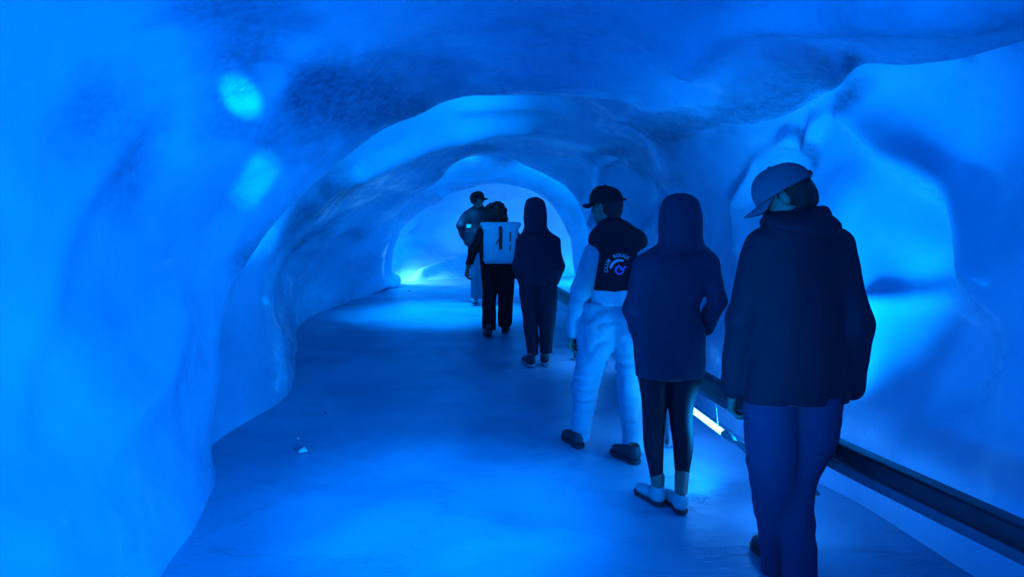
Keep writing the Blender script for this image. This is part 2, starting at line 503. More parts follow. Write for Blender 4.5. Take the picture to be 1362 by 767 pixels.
# left wall folds
ridge([(60, 700), (150, 600), (210, 520), (240, 420)], 0.05, 0.14)
ridge([(40, 560), (80, 400), (100, 280), (170, 180)], 0.03, 0.10)
dent(130, 470, 0.6, 0.05)
ridge([(300, 60), (420, 80), (520, 120)], 0.03, 0.1)
ridge([(527, 376), (560, 360), (590, 348), (615, 338)], 0.16, 0.12)
ridge([(585, 268), (560, 300), (545, 330)], 0.06, 0.12)
ridge([(493, 240), (560, 205), (625, 189), (700, 183)], 0.07, 0.14)
# dark speckled bands, dirty ice unless marked otherwise
silt_shade(325, 128, 0.16, .5)  # speckle that breaks up the imitated glint, not dirt
silt_shade(345, 245, 0.16, .45)  # same crackle texture for the longer imitated glint
silt_shade(0, 0, 0.42, 1.0, line=[(420, 130), (480, 150), (545, 150)])
silt_shade(0, 0, 0.25, .7, line=[(300, 20), (340, 60), (330, 120)])
silt_shade(0, 0, 0.20, .55, line=[(300, 170), (380, 190)])
silt_shade(0, 0, 0.28, .9, line=[(440, 258), (470, 268), (400, 285)])
silt_shade(0, 0, 0.22, .55, line=[(120, 150), (180, 180), (170, 230)])
silt_shade(0, 0, 0.26, .9, line=[(860, 190), (960, 168), (1040, 148), (1115, 115)])
silt_shade(0, 0, 0.20, .6, line=[(800, 215), (850, 205), (840, 245)])  # darker patch in the round niche
silt_shade(0, 0, 0.08, 1, line=[(1122, 92), (1130, 128)])  # shade of a broken gap put into the colour
silt_shade(0, 0, 0.06, 1, line=[(1068, 178), (1084, 196), (1080, 212)])  # painted shade of the lower notch
silt_shade(0, 0, 0.30, .5, line=[(1180, 30), (1362, 40)])  # darker band along the ledge lip
silt_shade(1255, 93, 0.05, .7)
silt_shade(0, 0, 0.16, .5, line=[(330, 340), (420, 325), (490, 320)])
silt_shade(0, 0, 0.12, .6, line=[(810, 205), (835, 250), (900, 240)])  # second darker patch across the niche

S = S + NRM * DISP[..., None]
NRM = normals(S)


def strip(name, v0, v1, label):
    sub = S[:, v0:v1 + 1]
    nr = NRM[:, v0:v1 + 1]
    a, b = sub.shape[:2]
    idx = np.arange(a * b).reshape(a, b)
    F = np.stack([idx[:-1, :-1], idx[:-1, 1:], idx[1:, 1:], idx[1:, :-1]], -1).reshape(-1, 4)
    o = mesh_from(name, sub.reshape(-1, 3), F, ICE)
    at = o.data.attributes.new('silt_shade', 'FLOAT', 'POINT')
    at.data.foreach_set('value', SILT_SHADE[:, v0:v1 + 1].reshape(-1).astype(np.float32))
    fn = o.data.polygons[(a * b) // 3].normal
    if np.dot(np.array(fn), nr.reshape(-1, 3)[o.data.polygons[(a * b) // 3].vertices[0]]) < 0:
        o.data.flip_normals()
    o.data.normals_split_custom_set_from_vertices(nr.reshape(-1, 3).tolist())
    tag(o, kind='structure', label=label)
    return o


vl = int(round(5 / 15 * (NV - 1)))
vr = int(round(10 / 15 * (NV - 1)))
strip('wall_left', 0, vl, 'smooth bulging blue ice wall on the left of the tunnel')
strip('ceiling', vl, vr, 'rippled blue ice vault over the tunnel')
strip('wall_right', vr, NV - 1, 'scalloped blue ice wall behind the rail')

# floor
gx = np.linspace(-3.6, 3.4, 150)
gy = np.linspace(-4.6, 18.2, 430)
XX, YY = np.meshgrid(gx, gy, indexing='ij')
PT = np.stack([XX, YY, XX * 0], -1)
ZZ = 0.006 * vnoise(PT * 1.3) + 0.003 * vnoise(PT * 5) - 0.006
# the far floor banks up into a snowy apron
FA = np.stack([XX, YY, ZZ], -1)
idx = np.arange(FA.shape[0] * FA.shape[1]).reshape(FA.shape[:2])
FF = np.stack([idx[:-1, :-1], idx[1:, :-1], idx[1:, 1:], idx[:-1, 1:]], -1).reshape(-1, 4)
tag(mesh_from('floor', FA.reshape(-1, 3), FF, FLOOR), kind='structure', label='trodden blue ice floor of the tunnel')


# ------------------------------------------------------------------ sweep helper, rail and tubes
def frames(path):
    path = [np.asarray(p, float) for p in path]
    fr = []
    for i, p in enumerate(path):
        t = path[min(i + 1, len(path) - 1)] - path[max(i - 1, 0)]
        t /= np.linalg.norm(t)
        side = np.cross(t, (0, 0, 1.0))
        n = np.linalg.norm(side)
        side = side / n if n > 1e-3 else np.array([1.0, 0, 0])
        up = np.cross(side, t)
        fr.append((p, side, up))
    return fr


def sweep(path, prof):
    """prof: list of (side, up) around; closed section, capped"""
    V, F = [], []
    n = len(prof)
    fr = frames(path)
    for p, s, u in fr:
        for a, b in prof:
            V.append(p + s * a + u * b)
    for i in range(len(fr) - 1):
        for k in range(n):
            F.append((i * n + k, i * n + (k + 1) % n, (i + 1) * n + (k + 1) % n, (i + 1) * n + k))
    F.append(tuple(range(n))[::-1])
    F.append(tuple((len(fr) - 1) * n + k for k in range(n)))
    return V, F


def circ(r, n=14, cx=0.0, cz=0.0):
    return [(cx + r * math.cos(2 * math.pi * k / n), cz + r * math.sin(2 * math.pi * k / n)) for k in range(n)]


def rrect(w, h, r, cx=0.0, cz=0.0, n=4):
    out = []
    for qx, qz, a0 in ((1, 1, 0), (-1, 1, 90), (-1, -1, 180), (1, -1, 270)):
        for k in range(n + 1):
            a = math.radians(a0 + 90 * k / n)
            out.append((cx + qx * (w / 2 - r) + r * math.cos(a), cz + qz * (h / 2 - r) + r * math.sin(a)))
    return out


def sharp(o, ang=35):
    me = o.data
    me.polygons.foreach_set('use_smooth', [True] * len(me.polygons))
    try:
        me.set_sharp_from_angle(angle=math.radians(ang))
    except Exception:
        pass
    return o


def empty(name, loc):
    o = bpy.data.objects.new(name, None)
    o.empty_display_size = 0.1
    C.objects.link(o)
    o.location = tuple(loc)
    return o


RH = 0.60
rk = [G(750, 392, RH), G(845, 448, RH), G(940, 507, RH), G(1100, 590, RH), G(1230, 651, RH), G(1362, 712, RH)]
rk = [rk[0] + (rk[0] - rk[1]) * 0.7] + rk + [rk[-1] + (rk[-1] - rk[-2]) * 3.2]
rk = np.array(rk)
rt = np.linspace(0, len(rk) - 1, 80)
RAIL = pchip(rk, rt)
RAIL[:, 2] = RH


def rail_at(y, dx=0.0, z=RH):
    x = np.interp(y, RAIL[::-1, 1], RAIL[::-1, 0])
    return np.array([x + dx, y, z])


rail = empty('guard_rail', (RAIL[40][0], RAIL[40][1], 0))
tag(rail, 'long dark lacquered guard rail curving along the right ice wall', 'rail')
off = np.array(rail.location)
V, F = sweep(RAIL, rrect(0.085, 0.085, 0.02))
sharp(mesh_from('rail_beam', np.array(V) - off, F, M_rail, parent=rail))
V, F = sweep(RAIL - np.array([0, 0, 0.068]), rrect(0.05, 0.045, 0.006, 0.0))
sharp(mesh_from('cable_channel', np.array(V) - off, F, M_rail_pale, parent=rail))['label'] = 'paler channel under the rail'
for y in (3.6, 4.95, 6.0, 7.7):
    a = rail_at(y, -0.005, 0.55)
    b = a + np.array([-0.01, 0, 0.0])
    b[2] = 0
    V, F = sweep([b, b + np.array([0, 0, 0.42]), a], circ(0.017, 10))
    post = mesh_from('post', np.array(V) - off, F, M_metal, parent=rail)
    V, F = sweep([b + np.array([0, 0, 0.001]), b + np.array([0, 0, 0.014])], circ(0.05, 16))
    mesh_from('foot_plate', np.array(V) - off, F, M_metal, smooth=False, parent=post)


def tube(y0, y1, label, z=0.30, dx=0.08):
    a, b = rail_at(y0, dx, z), rail_at(y1, dx, z)
    d = (b - a) / np.linalg.norm(b - a)
    t = empty('led_tube', (a + b) / 2 * np.array([1, 1, 0]) + np.array([0, 0, z]))
    tag(t, label, 'tube light', 'tube lights under the guard rail')
    o = np.array(t.location)
    V, F = sweep([a, b], circ(0.019, 16))
    mesh_from('glowing_tube', np.array(V) - o, F, M_tube, parent=t)
    for e, s in ((a, -1), (b, 1)):
        V, F = sweep([e, e + d * s * 0.03, e + d * s * 0.035, e + d * s * 0.10, e + d * s * 0.15], circ(0.027, 16))
        V = np.array(V)
        V[48:64] = (V[48:64] - (e + d * s * 0.10)) * 0.8 + (e + d * s * 0.10)
        V[64:80] = (V[64:80] - (e + d * s * 0.15)) * 0.35 + (e + d * s * 0.15)
        mesh_from('end_cap', V - o, F, M_metal, parent=t)
    for q in (a + (b - a) * 0.08, a + (b - a) * 0.92):
        V, F = sweep([q + np.array([0, 0, 0.015]), q + np.array([-0.03, 0, RH - z - 0.08])], circ(0.004, 8))
        mesh_from('hanger', np.array(V) - o, F, M_metal, parent=t)
    return t


tube(4.27, 5.45, 'lit blue tube showing between the hooded walker and the man in the cap')
tube(3.52, 3.98, 'lit tube hidden behind the legs of the nearest man')
tube(7.10, 7.95, 'farthest lit tube, under the rail beyond the varsity jacket')
#@@PEOPLE@@

# ------------------------------------------------------------------ distance-field modelling
def smin(a, b, k):
    h = np.maximum(k - np.abs(a - b), 0) / k
    return np.minimum(a, b) - h * h * k * 0.25


def rotz(a):
    c, s = math.cos(a), math.sin(a)
    return np.array([[c, -s, 0], [s, c, 0], [0, 0, 1.0]])


def rotx(a):
    c, s = math.cos(a), math.sin(a)
    return np.array([[1.0, 0, 0], [0, c, -s], [0, s, c]])


class Field:
    def __init__(self, lo, hi, h):
        self.lo, self.h = np.array(lo, float), h
        self.n = np.ceil((np.array(hi) - self.lo) / h).astype(int) + 1
        self.ax = [self.lo[i] + h * np.arange(self.n[i]) for i in range(3)]
        self.f = np.full(self.n, 0.5, np.float32)

    def _box(self, lo, hi, m):
        s, pts = [], []
        for i in range(3):
            a = int(max(0, math.floor((lo[i] - m - self.lo[i]) / self.h)))
            b = int(min(self.n[i], math.ceil((hi[i] + m - self.lo[i]) / self.h) + 1))
            if b <= a:
                return None, None
            s.append(slice(a, b))
            pts.append(self.ax[i][a:b])
        X, Y, Z = np.meshgrid(*pts, indexing='ij')
        return tuple(s), np.stack([X, Y, Z], -1)

    def _put(self, s, d, k, op):
        g = self.f[s]
        if op == 'add':
            self.f[s] = smin(g, d, k) if k > 0 else np.minimum(g, d)
        else:
            self.f[s] = -smin(-g, d, k) if k > 0 else np.maximum(g, -d)
        return self

    def cap(self, a, b, ra, rb, k=0.02, op='add'):
        a, b = np.asarray(a, float), np.asarray(b, float)
        r = max(ra, rb)
        s, p = self._box(np.minimum(a, b) - r, np.maximum(a, b) + r, k + 3 * self.h)
        if s is None:
            return self
        ab = b - a
        t = np.clip(((p - a) @ ab) / (ab @ ab + 1e-9), 0, 1)
        d = np.linalg.norm(p - (a + t[..., None] * ab), axis=-1) - (ra + (rb - ra) * t)
        return self._put(s, d, k, op)

    def chain(self, pts, rads, k=0.02):
        for i in range(len(pts) - 1):
            self.cap(pts[i], pts[i + 1], rads[i], rads[i + 1], k)
        return self

    def ell(self, c, r, R=None, k=0.02, op='add'):
        c, r = np.asarray(c, float), np.asarray(r, float)
        m = r.max()
        s, p = self._box(c - m, c + m, k + 3 * self.h)
        if s is None:
            return self
        q = p - c
        if R is not None:
            q = q @ R
        k0 = np.linalg.norm(q / r, axis=-1)
        k1 = np.linalg.norm(q / (r * r), axis=-1) + 1e-6
        return self._put(s, k0 * (k0 - 1) / k1, k, op)

    def box(self, c, hs, r, R=None, k=0.0, op='add'):
        c, hs = np.asarray(c, float), np.asarray(hs, float)
        m = np.linalg.norm(hs) + r
        s, p = self._box(c - m, c + m, k + 3 * self.h)
        if s is None:
            return self
        q = p - c
        if R is not None:
            q = q @ R
        q = np.abs(q) - (hs - r)
        d = np.linalg.norm(np.maximum(q, 0), axis=-1) + np.minimum(q.max(-1), 0) - r
        return self._put(s, d, k, op)

    def ztube(self, kn, ang=0.0, k=0.02, scale=1.0, op='add', cut=(True, True)):
        """kn: [(z, cx, cy, rx, ry)]; an upright tube of elliptical section"""
        kn = np.array(sorted(kn), float)
        z0, z1 = kn[0, 0], kn[-1, 0]
        r = kn[:, 3:].max() * scale
        lo = np.array([kn[:, 1].min() - r, kn[:, 2].min() - r, z0])
        hi = np.array([kn[:, 1].max() + r, kn[:, 2].max() + r, z1])
        s, p = self._box(lo, hi, k + 3 * self.h)
        if s is None:
            return self
        zz = self.ax[2][s[2]]
        u = np.interp(np.clip(zz, z0, z1), kn[:, 0], np.arange(len(kn)))
        kk = pchip(kn[:, 1:], u) if len(kn) > 2 else np.stack([np.interp(zz, kn[:, 0], kn[:, i]) for i in range(1, 5)], 1)
        x, y = p[..., 0] - kk[:, 0], p[..., 1] - kk[:, 1]
        c_, s_ = math.cos(ang), math.sin(ang)
        xr, yr = x * c_ + y * s_, -x * s_ + y * c_
        rx, ry = np.maximum(kk[:, 2] * scale, .004), np.maximum(kk[:, 3] * scale, .004)
        k0 = np.sqrt((xr / rx) ** 2 + (yr / ry) ** 2)
        k1 = np.sqrt((xr / rx**2) ** 2 + (yr / ry**2) ** 2) + 1e-6
        d = k0 * (k0 - 1) / k1
        d = np.maximum(d, -np.minimum(rx, ry))
        d = np.maximum(d, p[..., 2] - z1)
        d = np.maximum(d, z0 - p[..., 2])
        return self._put(s, d, k, op)

    def plane(self, pt, nrm):
        """cut away the side the normal points to"""
        nrm = np.asarray(nrm, float)
        nrm = nrm / np.linalg.norm(nrm)
        X, Y, Z = np.meshgrid(*self.ax, indexing='ij', sparse=True)
        d = (X - pt[0]) * nrm[0] + (Y - pt[1]) * nrm[1] + (Z - pt[2]) * nrm[2]
        self.f = np.maximum(self.f, d.astype(np.float32))
        return self

    def rough(self, amp, sc, seed=0.0, zlo=-9, zhi=9):
        near = np.abs(self.f) < 0.03
        ii = np.argwhere(near)
        p = self.lo + ii * self.h
        n = vnoise(p * np.asarray(sc) + seed)
        n = 1 - 2 * np.abs(n) if amp < 0 else n
        w = ((p[:, 2] > zlo) & (p[:, 2] < zhi))
        self.f[near] += (abs(amp) * n * w).astype(np.float32)
        return self

    def mesh(self):
        f = np.pad(self.f, 1, constant_values=0.5)
        ins = f < 0
        n = np.array(f.shape)
        c = [ins[dx:n[0] - 1 + dx, dy:n[1] - 1 + dy, dz:n[2] - 1 + dz] for dx in (0, 1) for dy in (0, 1) for dz in (0, 1)]
        cnt = sum(x.astype(np.int8) for x in c)
        act = (cnt > 0) & (cnt < 8)
        cells = np.argwhere(act)
        idx = -np.ones(act.shape, int)
        idx[act] = np.arange(len(cells))
        acc = np.zeros((len(cells), 3))
        num = np.zeros(len(cells))
        cor = np.array([(a, b, d) for a in (0, 1) for b in (0, 1) for d in (0, 1)])
        vals = [f[cells[:, 0] + q[0], cells[:, 1] + q[1], cells[:, 2] + q[2]] for q in cor]
        for i in range(8):
            for j in range(i + 1, 8):
                if np.abs(cor[i] - cor[j]).sum() != 1:
                    continue
                a, b = vals[i], vals[j]
                m = (a < 0) != (b < 0)
                t = np.where(m, a / np.where(m, a - b, 1), 0)
                acc += np.where(m[:, None], cor[i] + t[:, None] * (cor[j] - cor[i]), 0)
                num += m
        V = (cells + acc / num[:, None] - 1) * self.h + self.lo
        F = []
        for ax in range(3):
            o1, o2 = [(1, 2), (2, 0), (0, 1)][ax]
            sl0 = [slice(1, -1)] * 3
            sl1 = [slice(1, -1)] * 3
            sl0[ax] = slice(0, -1)
            sl1[ax] = slice(1, None)
            A, B = ins[tuple(sl0)], ins[tuple(sl1)]
            E = np.argwhere(A != B)
            if not len(E):
                continue
            fl = A[E[:, 0], E[:, 1], E[:, 2]]
            off = np.ones(3, int)
            off[ax] = 0
            E = E + off
            q = []
            for d1, d2 in ((-1, -1), (0, -1), (0, 0), (-1, 0)):
                e = E.copy()
                e[:, o1] += d1
                e[:, o2] += d2
                q.append(idx[e[:, 0], e[:, 1], e[:, 2]])
            Q = np.stack(q, 1)
            Q[~fl] = Q[~fl][:, ::-1]
            F.append(Q)
        F = np.concatenate(F)
        F = F[(F >= 0).all(1)]
        return V, F

    def obj(self, name, mat, parent=None, label=None, loc=None):
        V, F = self.mesh()
        o = mesh_from(name, V, F, mat, parent=parent)
        if loc is not None:
            o.location = tuple(loc)
        if label:
            o['label'] = label
        return o


# ------------------------------------------------------------------ a walker
class Walker:
    """a person laid out in the photo's frame at the depth where they stand"""

    def __init__(self, name, foot_px, y, label, cat='person', h=0.007):
        self.y = y
        self.loc = np.array([P(foot_px, 400, y)[0], y, 0.0])
        self.h = h
        self.label = label

    def J(self, px, py, dy=0.0):
        return P(px, py, self.y + dy) - self.loc

    def m(self, px):
        return px * self.y / FPX

    def K(self, rows, ratio=0.6, dy=0.0):
        out = []
        for r in rows:
            py, xl, xr = r[:3]
            d = dy + (r[3] if len(r) > 3 else 0)
            q = r[4] if len(r) > 4 else ratio
            a, b = self.J(xl, py, d), self.J(xr, py, d)
            rx = (b[0] - a[0]) / 2
            out.append((a[2], (a[0] + b[0]) / 2, a[1], rx, rx * q))
        return out

    def field(self, h=None, lo=None, hi=None):
        return Field(lo if lo is not None else (-0.5, -0.45, -0.02), hi if hi is not None else (0.5, 0.5, 2.0), h or self.h)


def face(f, c, yaw, pitch=0.0, s=1.0, ears=True):
    R = rotz(yaw) @ rotx(pitch)
    T = lambda x, y, z: np.asarray(c) + R @ (np.array([x, y, z]) * s)
    f.ell(T(0, -.012, .03), np.array([.074, .094, .088]) * s, R, 0.02)
    f.ell(T(0, .018, -.03), np.array([.060, .070, .080]) * s, R, 0.03)
    f.ell(T(0, .060, -.085), np.array([.026, .022, .020]) * s, R, 0.03)          # chin
    f.cap(T(0, .082, .015), T(0, .104, -.022), .009 * s, .013 * s, .012)            # nose
    for q in (-1, 1):
        f.ell(T(q * .030, .090, .012), np.array([.016, .012, .011]) * s, R, 0.012, op='sub')
        f.ell(T(q * .030, .078, .012), np.array([.012, .012, .012]) * s, R, 0.004)  # eye
        f.cap(T(q * .014, .087, .034), T(q * .044, .078, .034), .008 * s, .007 * s, .012)   # brow
        f.ell(T(q * .040, .058, -.022), np.array([.020, .020, .018]) * s, R, 0.02)
        if ears:
            f.ell(T(q * .077, -.008, .0), np.array([.009, .019, .030]) * s, R, 0.01)
    f.cap(T(-.020, .083, -.050), T(.020, .083, -.050), .007 * s, .007 * s, .008)    # lips
    f.cap(T(-.016, .082, -.061), T(.016, .082, -.061), .008 * s, .008 * s, .008)
    return R, T


def hand(f, wrist, d, side, curl=0.5, s=1.0, r0=.0085, palm=1):
    """d: along the fingers, side: towards the thumb"""
    d = np.asarray(d, float)
    d /= np.linalg.norm(d)
    side = np.asarray(side, float)
    side -= d * (side @ d)
    side /= np.linalg.norm(side)
    n = np.cross(side, d) * palm   # curl direction
    w = np.asarray(wrist, float)
    L = [.044, .050, .046, .036]
    for i, (o, kl) in enumerate(zip((.030, .010, -.010, -.028), (.085, .088, .084, .076))):
        kn = w + (d * kl + side * o) * s
        f.cap(w + side * o * .5 * s, kn, .016 * s, .012 * s, .014)
        p = kn
        a = 0.25
        for j, fr in enumerate((1.0, .65, .5)):
            a += curl * (0.55 + .15 * j)
            v = d * math.cos(a) + n * math.sin(a)
            q = p + v * L[i] * fr * s
            f.cap(p, q, (r0 - .0006 * j) * s, (r0 - .0006 * (j + 1)) * s, .004)
            p = q
    t0 = w + (d * .022 + side * .022) * s
    t1 = t0 + (d * .030 + side * .026 + n * .008) * s
    t2 = t1 + (d * .030 + side * .006 + n * .012) * s
    t3 = t2 + (d * .022 - side * .004 + n * .008) * s
    f.cap(t0, t1, .014 * s, .011 * s, .01).cap(t1, t2, .0105 * s, .0095 * s, .004).cap(t2, t3, .0095 * s, .008 * s, .004)


def make_cap(head_c, yaw, pitch, mat, parent, s=1.0, h=.006, brim_label=None, strap=True):
    R = rotz(yaw) @ rotx(pitch)
    T = lambda x, y, z: np.asarray(head_c) + R @ (np.array([x, y, z]) * s)
    c = np.asarray(head_c)
    f = Field(c - .17, c + .19, h)
    f.ell(T(0, -.008, .035), np.array([.092, .112, .100]) * s, R, 0)
    f.ell(T(0, .035, .055), np.array([.072, .070, .082]) * s, R, .03)
    f.ell(T(0, -.010, .022), np.array([.082, .101, .088]) * s, R, 0.0, op='sub')
    f.plane(T(0, 0, .026), R @ np.array([0, .04, -1.0]))
    f.cap(T(0, -.006, .132), T(0, -.006, .139), .009 * s, .007 * s, .006)
    o = f.obj('cap', mat, parent)
    V, F = [], []
    nu, nv = 18, 9
    for lay in (0, 1):
        for i in range(nu + 1):
            a = math.radians(-68 + 136 * i / nu)
            for j in range(nv + 1):
                t = j / nv
                bx, by = .084 * math.sin(a), .100 * math.cos(a) - .008
                ext = .082 * math.cos(a * .95) ** 0.6
                x, y = bx * (1 + .06 * t), by + ext * t
                z = .036 - .008 * t - .030 * (x / .084) ** 2 * (.35 + .65 * t) - lay * .005
                V.append(T(x, y, z))
    a_ = (nu + 1) * (nv + 1)
    for i in range(nu):
        for j in range(nv):
            q = [i * (nv + 1) + j, (i + 1) * (nv + 1) + j, (i + 1) * (nv + 1) + j + 1, i * (nv + 1) + j + 1]
            F.append(q)
            F.append([a_ + k for k in q[::-1]])
    rim = [i * (nv + 1) for i in range(nu + 1)] + [nu * (nv + 1) + j for j in range(1, nv + 1)] + [i * (nv + 1) + nv for i in range(nu - 1, -1, -1)] + [j for j in range(nv - 1, 0, -1)]
    for k in range(len(rim)):
        p, q = rim[k], rim[(k + 1) % len(rim)]
        F.append([p, a_ + p, a_ + q, q])
    b = mesh_from('brim', V, F, mat, parent=o)
    if brim_label:
        b['label'] = brim_label
    if strap:
        f = Field(c - .17, c + .19, .005)
        f.box(T(.018, -.116, .040), np.array([.030, .006, .010]) * s, .004, R)
        f.cap(T(.045, -.110, .040), T(.060, -.118, .040), .007, .006, .004)
        f.obj('strap', M_strap, o)
    return o


def make_shoe(heel, ang, parent, mat, sole_mat, L=.28, pitch=0.0, lift=0.0, sole_label=None, wide=1.0):
    """heel: ground point under the heel, ang: toes turned to the left of straight ahead"""
    R = rotz(ang) @ rotx(pitch)
    k = L / .28
    T = lambda x, y, z: np.array([heel[0], heel[1], lift]) + R @ (np.array([x * wide, y - .0, z]) * k)
    c = T(0, .13, .05)
    f = Field(c - .22, c + .22, .006)
    f.ell(T(0, .045, .060), np.array([.038, .048, .048]) * k, R, .02)
    f.ell(T(0, .120, .052), np.array([.038, .080, .040]) * k, R, .03)
    f.ell(T(0, .200, .042), np.array([.046, .070, .032]) * k, R, .03)
    f.cap(T(0, .050, .060), T(0, .048, .098), .042 * k, .040 * k, .02)
    f.cap(T(0, .048, .088), T(0, .046, .150), .030 * k, .030 * k, .0, op='sub')
    f.plane(T(0, 0, .020), R @ np.array([0, 0, -1.0]))
    o = f.obj('shoe', mat, parent)
    f = Field(c - .22, c + .22, .005)
    f.ell(T(0, .050, .015), np.array([.042, .056, .05]) * k, R, 0)
    f.ell(T(0, .130, .015), np.array([.038, .085, .05]) * k, R, .02)
    f.ell(T(0, .205, .015), np.array([.050, .078, .05]) * k, R, .02)
    f.plane(T(0, 0, .026), R @ np.array([0, 0, 1.0]))
    f.plane(T(0, 0, .001), R @ np.array([0, 0, -1.0]))
    s_ = f.obj('sole', sole_mat, o)
    if sole_label:
        s_['label'] = sole_label
    # laces
    V, F, n0 = [], [], 0
    for j in range(4):
        y = .105 + .022 * j
        z = .094 - .006 * j
        v, g = sweep([T(-.022, y, z - .008), T(0, y + .004, z), T(.022, y, z - .008)], circ(.003, 6))
        F += [[i + n0 for i in q] for q in g]
        V += v
        n0 += len(v)
    mesh_from('lace', V, F, sole_mat, parent=o)
    return o, T


def body(W, head_c, yaw, pitch, torso, legs, arms, shoes, hs=1.0, neck=None, hands=(1, 1), h=None, ears=True, hcurl=.5):
    """one continuous figure: head, trunk, limbs, hands and feet"""
    f = W.field(h)
    face(f, head_c, yaw, pitch, hs, ears)
    hc = np.asarray(head_c)
    tt = sorted(torso)
    top = np.array([tt[-1][1], tt[-1][2], tt[-1][0]])
    f.cap(hc + (0, -.015, -.06), top + (0, 0, -.04), .052 * hs, .058 * hs, .03)
    f.ztube(torso, k=.04, scale=.80)
    for kn in legs:
        f.ztube(kn, k=.03, scale=.70)
    for (pts, r), on, sgn in zip(arms, hands, (1, -1)):
        f.chain(pts, [q * .62 for q in r], .02)
        d = pts[-1] - pts[-2]
        d = d / np.linalg.norm(d)
        f.cap(pts[-1], pts[-1] + d * .05, .026, .020, .02)
        if on:
            hand(f, pts[-1] + d * .035, d, (0.35 * sgn, 1.0, 0), hcurl, hs, palm=-sgn)
    for kn, T in zip(legs, shoes):
        kn = sorted(kn)
        a = np.array([kn[0][1], kn[0][2], kn[0][0]])
        f.cap(a + (0, 0, .05), T(0, .048, .07), .042 * hs, .034 * hs, .02)
        f.cap(T(0, .048, .055), T(0, .20, .040), .028, .020, .02)
    o = f.obj('person', M_skin, None, loc=W.loc)
    tag(o, W.label, 'person', 'walkers in the ice tunnel')
    return o


def arm(W, *a):
    return [W.J(*q[:2], q[3] if len(q) > 3 else 0) for q in a], [W.m(q[2]) for q in a]


# ================================================================== nearest man, cap and dark jacket
W = Walker('man', 1045, 3.1, 'tall man nearest on the right in a grey cap and big dark jacket', h=.007)
hc = W.J(1047, 264)
yaw, pit = math.radians(60), math.radians(-31)
torso = W.K([(287, 1030, 1092), (298, 1012, 1112), (312, 1000, 1126), (345, 996, 1134), (400, 992, 1140), (460, 990, 1140), (532, 990, 1128)], .62)
LL = W.K([(520, 990, 1062), (600, 994, 1062), (680, 1004, 1060, .06), (767, 1013, 1058, .12), (798, 1014, 1058, .14)], .95)
LR = W.K([(520, 1048, 1124), (575, 1052, 1115), (620, 1050, 1096), (655, 1046, 1084), (700, 1042, 1084, -.03), (767, 1040, 1086, -.08), (800, 1040, 1086, -.1)], .95)
aL = arm(W, (1012, 325, 24), (988, 422, 21, -.02), (976, 510, 17, .04))
aR = arm(W, (1112, 330, 27), (1138, 432, 22, -.06), (1133, 512, 17, .04))
sh = []
heel = [(W.J(1036, 790, .14)[0], .10), (W.J(1062, 790, -.1)[0], -.14)]
b = None
Ts = []
tmp = bpy.data.objects.new('tmp', None)
shoes_spec = [(heel[0], .15), (heel[1], -.05)]


def add_shoes(W, spec, mat, sole, L=.28, **kw):
    out = []
    for hp, an in spec:
        out.append(make_shoe(hp, an, None, mat, sole, L, **kw))
    return out


def reparent(objs, p):
    for o in objs:
        o.parent = p


S1 = add_shoes(W, shoes_spec, M_shoe_dark, M_sole_dark)
p1 = body(W, hc, yaw, pit, torso, (LL, LR), (aL, aR), [s[1] for s in S1], hands=(1, 0), hcurl=1.0)
reparent([s[0] for s in S1], p1)
f = W.field(.008)
f.ztube(torso, k=.03, ang=.15)
f.chain(*aL, .03).chain(*aR, .03)
f.rough(.010, (7, 7, 5), 3).rough(.005, (16, 16, 11), 8)
f.plane(W.J(0, 534), (0.0, 0, -1.0))
for a in (aL, aR):
    e = a[0][-1]
    f.cap(e - (0, 0, .012), e + (0, 0, .02), a[1][-1] * 1.02, a[1][-1] * 1.04, .008)
# collar and folded hood
nk = W.J(1062, 290, -.05)
f.ell(nk + (0, -.02, -.01), (.135, .10, .040), rotx(.35), .03)
f.ell(nk + (.06, -.03, -.03), (.11, .08, .05), rotz(.2) @ rotx(.4), .02)
f.chain([W.J(1020, 296, .06), W.J(1026, 288, 0), W.J(1060, 282, -.05), W.J(1094, 284, -.03), W.J(1098, 292, .05)], [.030] * 5, .015)
jk = f.obj('jacket', simple('deep_navy_jacket', (0.006, 0.008, 0.022), 0.8, 45, .2, .3), p1)
f = W.field(.008)
f.ztube(LL, k=.03).ztube(LR, k=.03)
f.rough(.008, (8, 8, 5), 5).rough(.004, (14, 14, 20), 1)
f.obj('trousers', simple('blue_trousers', (0.026, 0.042, 0.10), 0.9, 50, .12, .3), p1)
# hair under the cap
R, T = rotz(yaw) @ rotx(pit), None
f = Field(hc - .2, hc + .2, .006)
f.ell(hc + R @ np.array([0, -.030, .012]), (.083, .088, .088), R, 0)
f.ell(hc + R @ np.array([0, -.060, -.030]), (.066, .050, .060), R, .02)
f.rough(.006, (40, 40, 20), 2)
f.ell(hc + R @ np.array([0, .085, -.02]), (.080, .075, .10), R, .004, op='sub')
f.obj('hair', M_hair, p1)
make_cap(hc, yaw, pit - .05, M_cap_grey, p1, s=1.08)

